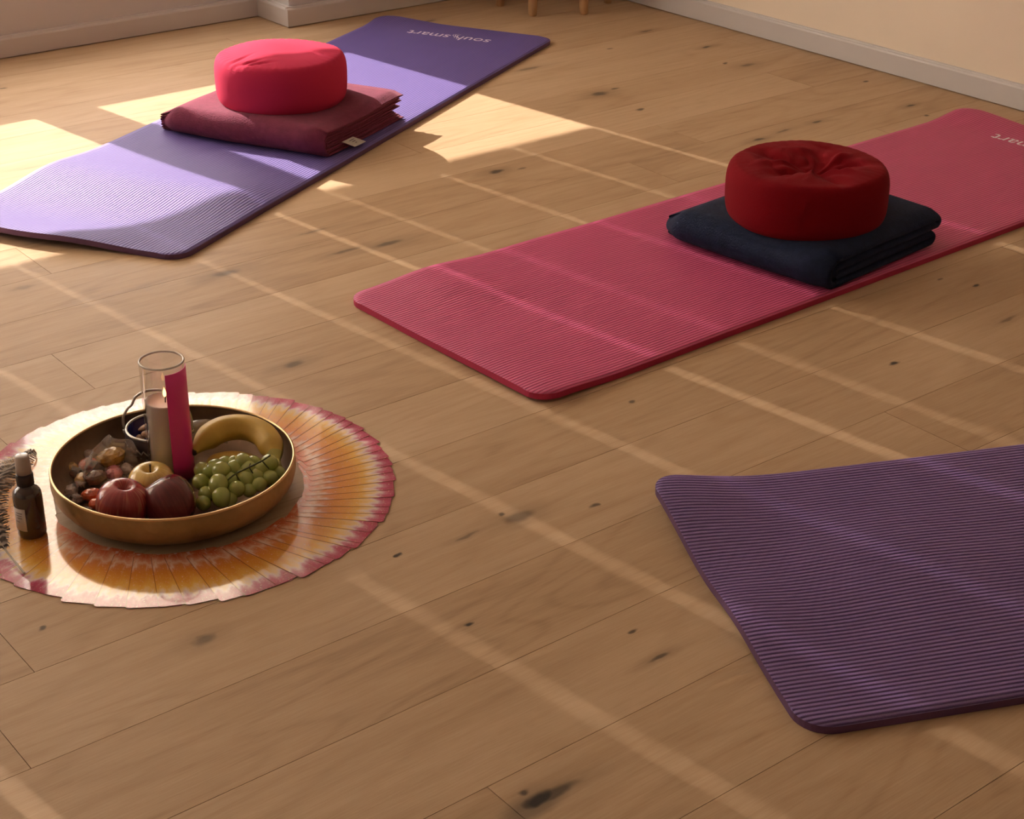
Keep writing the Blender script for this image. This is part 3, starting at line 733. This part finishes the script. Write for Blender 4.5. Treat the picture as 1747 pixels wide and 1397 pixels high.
v, f = ell(.0068, .0045, .0115, pinch=.28); nut0 = obj('almond', v, f, nutm); rg = random.Random(5)
spots = [(-.022, -.012, .033), (-.030, .006, .034), (-.012, .016, .034), (-.005, -.020, .033), (.008, .002, .034), (-.018, -.001, .044), (.018, .018, .034), (.022, -.010, .034), (.0, .030, .035), (-.008, -.010, .045), (.012, .012, .045), (-.014, .018, .046)]
for i, (x, y, z) in enumerate(spots):
    o = nut0 if i == 0 else nut0.copy()
    if i: COL.objects.link(o)
    o.location = PC+Vector((x, y, z+.002)); o.rotation_euler = (R(90)+rg.uniform(-.35, .35), rg.uniform(-.3, .3), rg.uniform(0, 6.28))
    tag(o, 'brown almond lying in the small blue enamel pot', 'nut', 'almonds in the enamel pot')

# ------------------------------------------------------------------ fruit
def apple(label, loc, r, material, stem=True, tilt=(0, 0), seed=0, sq=.88):
    t = thing('apple', label, 'apple', loc); t.rotation_euler = (tilt[0], tilt[1], seed)
    pr = [(0, .10), (.10, .06), (.22, .015), (.36, 0), (.55, .05), (.75, .22), (.90, .45), (.99, .75), (1, 1.0), (.97, 1.25), (.87, 1.46), (.72, 1.62), (.54, 1.72), (.38, 1.745), (.26, 1.70), (.15, 1.58), (.06, 1.45), (0, 1.40)]
    P = spline([Vector((a, b_, 0)) for a, b_ in pr], 3); prof = [(max(0, p.x)*r, p.y*r*sq/ .88) for p in P]; prof[0] = (0, prof[0][1]); prof[-1] = (0, prof[-1][1])
    def fn(p):
        a = math.atan2(p.y, p.x); k = 1+.022*math.cos(5*a)*(1-p.z/(1.8*r))+.02*math.sin(a+seed); return Vector((p.x*k, p.y*k, p.z+.012*r*math.cos(5*a)*(p.z < .3*r)))
    v, f = lathe(prof, 48, fn); obj('flesh', v, f, material, t)
    if stem:
        h = 1.40*r*sq/.88
        v, f = tube(spline([(0, 0, h-.002), (.0008, 0, h+.008), (.003, .001, h+.017)], 4), [.0012]*8+[.0018], 8); obj('stem', v, f, stemm, t)
    return t
stemm = mat('woody_stem', (.09, .05, .025), .8)
def apple_mat(name, ca, cb, cc, k):
    m = mat(name, ca, .26, .5, coat=.4); N, L = nt(m); p = N['Principled BSDF']
    tc = N.new('ShaderNodeTexCoord'); sp_ = N.new('ShaderNodeSeparateXYZ'); L.new(tc.outputs['Object'], sp_.inputs[0])
    ang = math_node(N, L, 'ARCTAN2', sp_.outputs['Y'], sp_.outputs['X'])
    cx = N.new('ShaderNodeCombineXYZ'); L.new(math_node(N, L, 'MULTIPLY', ang, 6.0), cx.inputs[0]); L.new(math_node(N, L, 'MULTIPLY', sp_.outputs['Z'], 16.0), cx.inputs[1])
    n = N.new('ShaderNodeTexNoise'); n.inputs['Scale'].default_value = 1.6; n.inputs['Detail'].default_value = 5; L.new(cx.outputs[0], n.inputs['Vector'])
    n2 = N.new('ShaderNodeTexNoise'); n2.inputs['Scale'].default_value = 22; L.new(tc.outputs['Object'], n2.inputs['Vector'])
    v = math_node(N, L, 'ADD', math_node(N, L, 'MULTIPLY', n.outputs['Fac'], .6), math_node(N, L, 'MULTIPLY', n2.outputs['Fac'], .4))
    L.new(ramp(N, L, v, [(.36, ca), (.50, cb), (k, cc)]), p.inputs['Base Color']); return m
yel = apple_mat('yellow_apple_skin', (.62, .40, .10), (.70, .48, .13), (.76, .58, .22), .65)
red = apple_mat('red_apple_skin', (.26, .015, .018), (.36, .03, .03), (.55, .17, .09), .62)
drk = apple_mat('dark_apple_skin', (.11, .010, .014), (.15, .012, .016), (.20, .02, .022), .62)
apple('yellow apple with a brown stem in front of the candle', (.916, 2.008, ZI), .0345, yel, tilt=(.05, -.1), seed=.4)
apple('red streaky apple at the front rim of the bowl, left of the dark red apple', (.846, 1.974, ZI+.002), .0385, red, stem=False, tilt=(.06, -.16), seed=1.9)
apple('dark red apple at the front rim of the bowl, beside the grapes', (.917, 1.925, ZI+.002), .0395, drk, stem=False, tilt=(.5, .35), seed=3.0, sq=.9)

banm = mat('banana_peel', (.62, .40, .075), .5, .4, var=.16, vscale=22, bump=(90, .0004)); bend = mat('banana_tip', (.05, .035, .02), .9)
bang = mat('banana_neck', (.42, .38, .09), .55, var=.15, vscale=40)
def banana(label, pts, r, loc=(0, 0, 0), stem=True):
    t = thing('banana', label, 'banana', loc)
    P = spline(pts, 8); n = len(P); rad = []
    def prof(u): return r*min(1, .30+.70*sm(0, .22, u))*(1-.62*sm(.80, .97, u))
    v, f = tube(P, [1]*n, 30)
    q = []
    for i in range(n):
        u = i/(n-1)
        for k in range(30):
            a = 2*math.pi*k/30; s = 1+.045*math.cos(5*a); q.append(P[i]+(v[i*30+k]-P[i])*prof(u)*s)
    o = obj('peel', q, f, banm, t); o.data.materials.append(bang)
    for p in o.data.polygons:
        if p.vertices[0]//30 > n*.86: p.material_index = 1
    d0 = (P[0]-P[1]).normalized(); v, f = tube([P[0]-d0*.001, P[0]+d0*.002, P[0]+d0*.0045], [r*.31, r*.28, r*.16], 12); obj('blossom_tip', v, f, bend, t)
    if stem:
        d1 = (P[-1]-P[-2]).normalized(); v, f = tube([P[-1]-d1*.003, P[-1]+d1*.008, P[-1]+d1*.015], [r*.40, r*.36, r*.46], 12); obj('stem', v, f, bang, t)
    return t
banana('large yellow banana arched over the back right of the brass bowl', [(1.003, 2.040, .048), (1.030, 2.050, .057), (1.062, 2.053, .063), (1.090, 2.036, .064), (1.103, 2.004, .060), (1.098, 1.968, .053), (1.084, 1.934, .047)], .0195)
banana('smaller yellow banana lying low behind the grapes', [(1.008, 2.018, .024), (1.030, 2.022, .026), (1.055, 2.015, .026), (1.070, 1.992, .025), (1.074, 1.965, .022), (1.070, 1.940, .019)], .0155, stem=False)

grm = mat('grape_skin', (.42, .45, .12), .22, .5, sub=.35, var=.12, vscale=30, coat=.3)
def grapes():
    t = thing('grape_bunch', 'bunch of green grapes on a thin stalk at the right of the bowl', 'grapes', (1.01, 1.935, ZI))
    o3 = Vector((1.01, 1.935, ZI))
    # pixel-measured positions turned into places in the bowl: (px, py, height, radius)
    G = [(344,801,.036,.0115),(359,803,.044,.012),(367,797,.050,.0125),(378,803,.054,.014),(373,826,.046,.0145),(343,822,.034,.0125),(400,798,.052,.012),(401,789,.056,.010),(414,786,.060,.012),(424,800,.052,.012),
         (420,818,.042,.013),(404,834,.038,.0125),(378,848,.034,.014),(352,843,.026,.012),(347,858,.022,.011),(437,812,.044,.012),(447,800,.050,.012),(460,789,.056,.0125),(443,826,.038,.011),(461,816,.040,.0125),(476,806,.042,.010),
         (392,818,.042,.012),(365,838,.030,.011),(412,806,.046,.011),(385,790,.050,.011),(432,788,.054,.010),(425,836,.032,.0105),(393,852,.028,.010)]
    v, f = ell(1, 1, 1, 24, 14); first = None
    rg = random.Random(4)
    for i, (px, py, h, r) in enumerate(G):
        p = AT(px, py, h+.002)-o3
        if first is None: o = obj('grape', v, f, grm, t); first = o
        else: o = first.copy(); COL.objects.link(o)
        o.location = p; o.scale = (r, r, r*1.13); o.rotation_euler = (rg.uniform(0, 3), rg.uniform(0, 3), 0)
    pts = [AT(px, py, h)-o3 for px, py, h in ((385, 822, .050), (402, 808, .062), (425, 797, .070), (447, 786, .074), (461, 777, .076))]
    b = B(); v, f = tube(spline(pts, 5), .0013, 8); b.add(v, f)
    for (a, c) in (((402, 808, .062), (410, 822, .048)), ((425, 797, .070), (433, 810, .050)), ((447, 786, .074), (459, 800, .054)), ((425, 797, .070), (428, 788, .062)), ((385, 822, .05), (378, 815, .052)), ((385, 822, .05), (392, 832, .042)), ((447, 786, .074), (440, 792, .056))):
        v, f = tube([AT(*a)-o3, AT(*c)-o3], .0009, 6); b.add(v, f)
    b.make('stalk', mat('green_brown_stalk', (.10, .10, .03), .7), t, True)
grapes()

# ------------------------------------------------------------------ wrapped sweets
def sweet_mat(name, col, tr=.0):
    m = mat(name, col, .18, .7, coat=1, bump=(160, .0012), var=.35, vscale=80)
    m.node_tree.nodes['Principled BSDF'].inputs['Transmission Weight'].default_value = tr; return m
film = thin_glass('clear_film', (.99, .98, .97), 2.4, .10, .16, (.95, .85, .80))
def sweet(label, px, py, h, r, material, rz, seed):
    c = AT(px, py, h+.006); t = thing('wrapped_sweet', label, 'sweet', (c.x, c.y, h), rz); rg = random.Random(seed)
    v, f = ell(r*1.25, r*.95, r*.75, 14, 8)
    v = [p*(1+.16*noise.noise(p*140+Vector((seed, 0, 0)))) + Vector((0, 0, r*.75)) for p in v]; obj('body', v, f, material, t, False)
    for s in (-1, 1):
        vv = []; ff = []; n = 9
        for k in range(n):
            a = R(-50+100*k/(n-1)); l = r*rg.uniform(.9, 1.25)
            vv.append((s*r*1.15, 0, r*.75)); vv.append((s*(r*1.15+l*math.cos(a)), l*math.sin(a)*.9, r*.75+r*.28*(-1)**k+r*.1))
        for k in range(n-1): ff.append((2*k, 2*k+1, 2*k+3)); 
        vv2 = vv
        o = obj('wrapper_end', vv2, ff, film, t, False); md = o.modifiers.new('thick', 'SOLIDIFY'); md.thickness = .0003
orange_s, amber_s, brown_s, pink_s, gold_s, clear_s = sweet_mat('orange_sweet', (.80, .12, .03)), sweet_mat('amber_sweet', (.50, .27, .05)), sweet_mat('brown_sweet', (.20, .09, .05)), sweet_mat('pink_sweet', (.68, .22, .24)), sweet_mat('gold_sweet', (.72, .44, .16)), sweet_mat('clear_sweet', (.62, .48, .40), .2)
for i, (lab, px, py, h, r, m_, rz) in enumerate([
 ('orange red wrapped sweet at the top of the heap, left of the large amber one', 150, 795, .022, .0125, orange_s, .3),
 ('large amber wrapped sweet with dark edges, nearest the candle', 191, 787, .024, .0185, amber_s, .1),
 ('gold wrapped sweet at the left edge of the heap below a pale one', 141, 820, .016, .012, gold_s, .8),
 ('dark brown wrapped sweet in the middle of the heap', 164, 820, .018, .0145, brown_s, .2),
 ('pink clear wrapped sweet below the large amber one', 195, 811, .014, .014, pink_s, 1.2),
 ('pale gold wrapped sweet at the far left of the heap', 122, 800, .014, .011, gold_s, 1.9),
 ('small pink wrapped sweet under the orange red one', 158, 809, .014, .009, pink_s, 2.3),
 ('orange wrapped sweet touching the red streaky apple', 157, 847, .012, .0125, orange_s, 2.8),
 ('red wrapped sweet lowest at the front rim beside the apple', 163, 860, .010, .010, orange_s, .5),
 ('clear silvery wrapped sweet near the front left rim', 122, 838, .009, .011, clear_s, .9),
 ('clear wrapped sweet between the pink one and the yellow apple', 216, 802, .013, .011, clear_s, 1.4),
 ('clear wrapped sweet leaning at the back of the heap', 153, 775, .020, .009, clear_s, 2.1),
 ('small silvery wrapped sweet lowest at the left rim', 133, 853, .007, .009, clear_s, .2),
 ('brown wrapped sweet at the left of the heap behind the gold one', 131, 810, .012, .010, brown_s, 2.6)]):
    sweet(lab, px, py, h, r, m_, rz, i+1)
def film_sheet(label, pts, seed, h0, hh):
    """crumpled clear film standing along pts"""
    P = spline([Vector((*p, 0)) for p in pts], 10); m_ = 9; v, f = [], []
    for i, p in enumerate(P):
        u = i/(len(P)-1); top = hh*(.55+.45*math.sin(math.pi*u))*(1+.25*noise.noise(Vector((u*5, seed, 0))))
        for j in range(m_):
            t_ = j/(m_-1); w = Vector((noise.noise(Vector((u*6, t_*3, seed))), noise.noise(Vector((u*6, t_*3, seed+9))), 0))*.016*t_
            v.append(p+w+Vector((0, 0, h0+top*t_)))
    for i in range(len(P)-1):
        for j in range(m_-1): f.append((i*m_+j, (i+1)*m_+j, (i+1)*m_+j+1, i*m_+j+1))
    o = obj('clear_film_bag', v, f, film, smooth=True); md = o.modifiers.new('thick', 'SOLIDIFY'); md.thickness = .0002
    tag(o, label, 'plastic film'); return o
film_sheet('crumpled clear film standing behind the wrapped sweets', [(.842, 2.085), (.862, 2.108), (.892, 2.118), (.915, 2.130), (.940, 2.105)], 3, ZI+.012, .052)
film_sheet('crumpled clear film between the candle and the big banana', [(1.012, 2.085), (1.035, 2.097), (1.062, 2.089), (1.078, 2.072)], 8, ZI+.018, .040)

# ------------------------------------------------------------------ spray bottle
def bottle():
    t = thing('spray_bottle', 'small brown glass spray bottle with grey cap beside the bowl', 'bottle', (.738, 2.040, .001))
    am = mat('amber_glass', (.045, .018, .010), .12, .6, coat=.6); bk = mat('black_collar', (.018, .014, .016), .4); cp_ = mat('grey_clear_cap', (.42, .36, .34), .25, coat=.5)
    r = .0205
    v, f = lathe([(0, .001), (.016, 0), (.0195, .002), (r, .006), (r, .064), (.0195, .071), (.0155, .077), (.011, .080), (.0095, .082), (.0095, .086), (0, .086)], 48); obj('body', v, f, am, t)
    v, f = lathe([(0, .083), (.0122, .083), (.0122, .097), (.0118, .100), (.009, .1015), (0, .1015)], 40)
    v = [Vector((p.x*(1+.02*math.cos(24*math.atan2(p.y, p.x))), p.y*(1+.02*math.cos(24*math.atan2(p.y, p.x))), p.z)) for p in v]; obj('collar', v, f, bk, t)
    v, f = lathe([(0, .1012), (.0112, .1012), (.0108, .112), (.0100, .126), (.0092, .1285), (.008, .1292), (0, .1288)], 40); obj('cap', v, f, cp_, t)
    lb = mat('white_label', (.60, .52, .47), .6); v, f = [], []; a0 = math.atan2(-2.04, -.738)-R(80); n = 16
    for k in range(n+1):
        a = a0+R(62)*k/n
        for z in (.016, .052): v.append(((r+.0003)*math.cos(a), (r+.0003)*math.sin(a), z))
    for k in range(n): f.append((2*k, 2*k+2, 2*k+3, 2*k+1))
    lo = obj('paper_label', v, f, lb, t); md = lo.modifiers.new('thick', 'SOLIDIFY'); md.thickness = .0002; md.offset = 1
    bb = B()
    for zz, k0, k1 in ((.044, 5, 13), (.040, 4, 12), (.036, 6, 12), (.030, 4, 9)):
        for k in range(k0, k1):
            a = a0+R(62)*(k+.2)/n; a2 = a0+R(62)*(k+.85)/n; rr = r+.0009
            bb.add([(rr*math.cos(a), rr*math.sin(a), zz), (rr*math.cos(a2), rr*math.sin(a2), zz), (rr*math.cos(a2), rr*math.sin(a2), zz+.0016), (rr*math.cos(a), rr*math.sin(a), zz+.0016)], [(0, 1, 2, 3)])
    bb.make('label_print', mat('label_ink', (.14, .10, .09), .8), lo)
bottle()

# ------------------------------------------------------------------ feather
def feather():
    t = thing('feather', 'dark grey barred feather lying on the cards left of the spray bottle', 'feather', (.70, 2.08, 0))
    o3 = Vector((.70, 2.08, 0))
    S_ = spline([Vector(p)-o3 for p in ((.683, 1.942, .0045), (.683, 1.985, .009), (.684, 2.03, .016), (.694, 2.09, .022), (.722, 2.155, .022), (.772, 2.214, .017), (.838, 2.262, .010))], 12)
    n = len(S_); v, f = tube(S_, [lerp(.0017, .0005, i/(n-1)) for i in range(n)], 8)
    obj('shaft', v, f, mat('feather_shaft', (.45, .38, .30), .5), t)
    b = B(); rg = random.Random(9); N_ = 150
    for s in (-1, 1):
        for k in range(N_):
            u = lerp(.24, .99, k/N_); x = u*(n-1); i = min(int(x), n-2); p = S_[i].lerp(S_[i+1], x-i); T = (S_[i+1]-S_[i]).normalized(); side = T.cross(Vector((0, 0, 1))).normalized()*s
            wd_ = (.030 if s > 0 else .036)*min(1, .35+(u-.24)*4)*min(1, (1.02-u)*5)*rg.uniform(.8, 1.08)
            pts = []; m_ = 6
            for q in range(m_+1):
                w = q/m_; pts.append(p+side*(wd_*w)+T*(wd_*(.45*w+.45*w*w))+Vector((0, 0, .006*math.sin(w*math.pi)-.006*w+.001*rg.uniform(-1, 1)*w)))
            vv, ff = [], []
            for q, c in enumerate(pts):
                hw = .0009*(1-.6*q/m_); c.z = max(c.z, .0045)
                vv += [c-T*hw, c+T*hw+Vector((0, 0, .0008))]
            for q in range(m_): ff.append((2*q, 2*q+1, 2*q+3, 2*q+2))
            b.add(vv, ff)
    fm = bpy.data.materials.new('feather_vane'); fm.use_nodes = True; N, L = nt(fm); p = N['Principled BSDF']; p.inputs['Roughness'].default_value = .6
    tc = N.new('ShaderNodeTexCoord'); w = N.new('ShaderNodeTexWave'); w.inputs['Scale'].default_value = 22; w.inputs['Distortion'].default_value = 5; w.inputs['Detail Scale'].default_value = 3; w.bands_direction = 'Y'
    L.new(tc.outputs['Object'], w.inputs['Vector']); L.new(ramp(N, L, w.outputs['Fac'], [(.3, (.09, .075, .068)), (.6, (.22, .19, .17)), (.85, (.55, .48, .43))]), p.inputs['Base Color'])
    b.make('vane', fm, t, True)
feather()
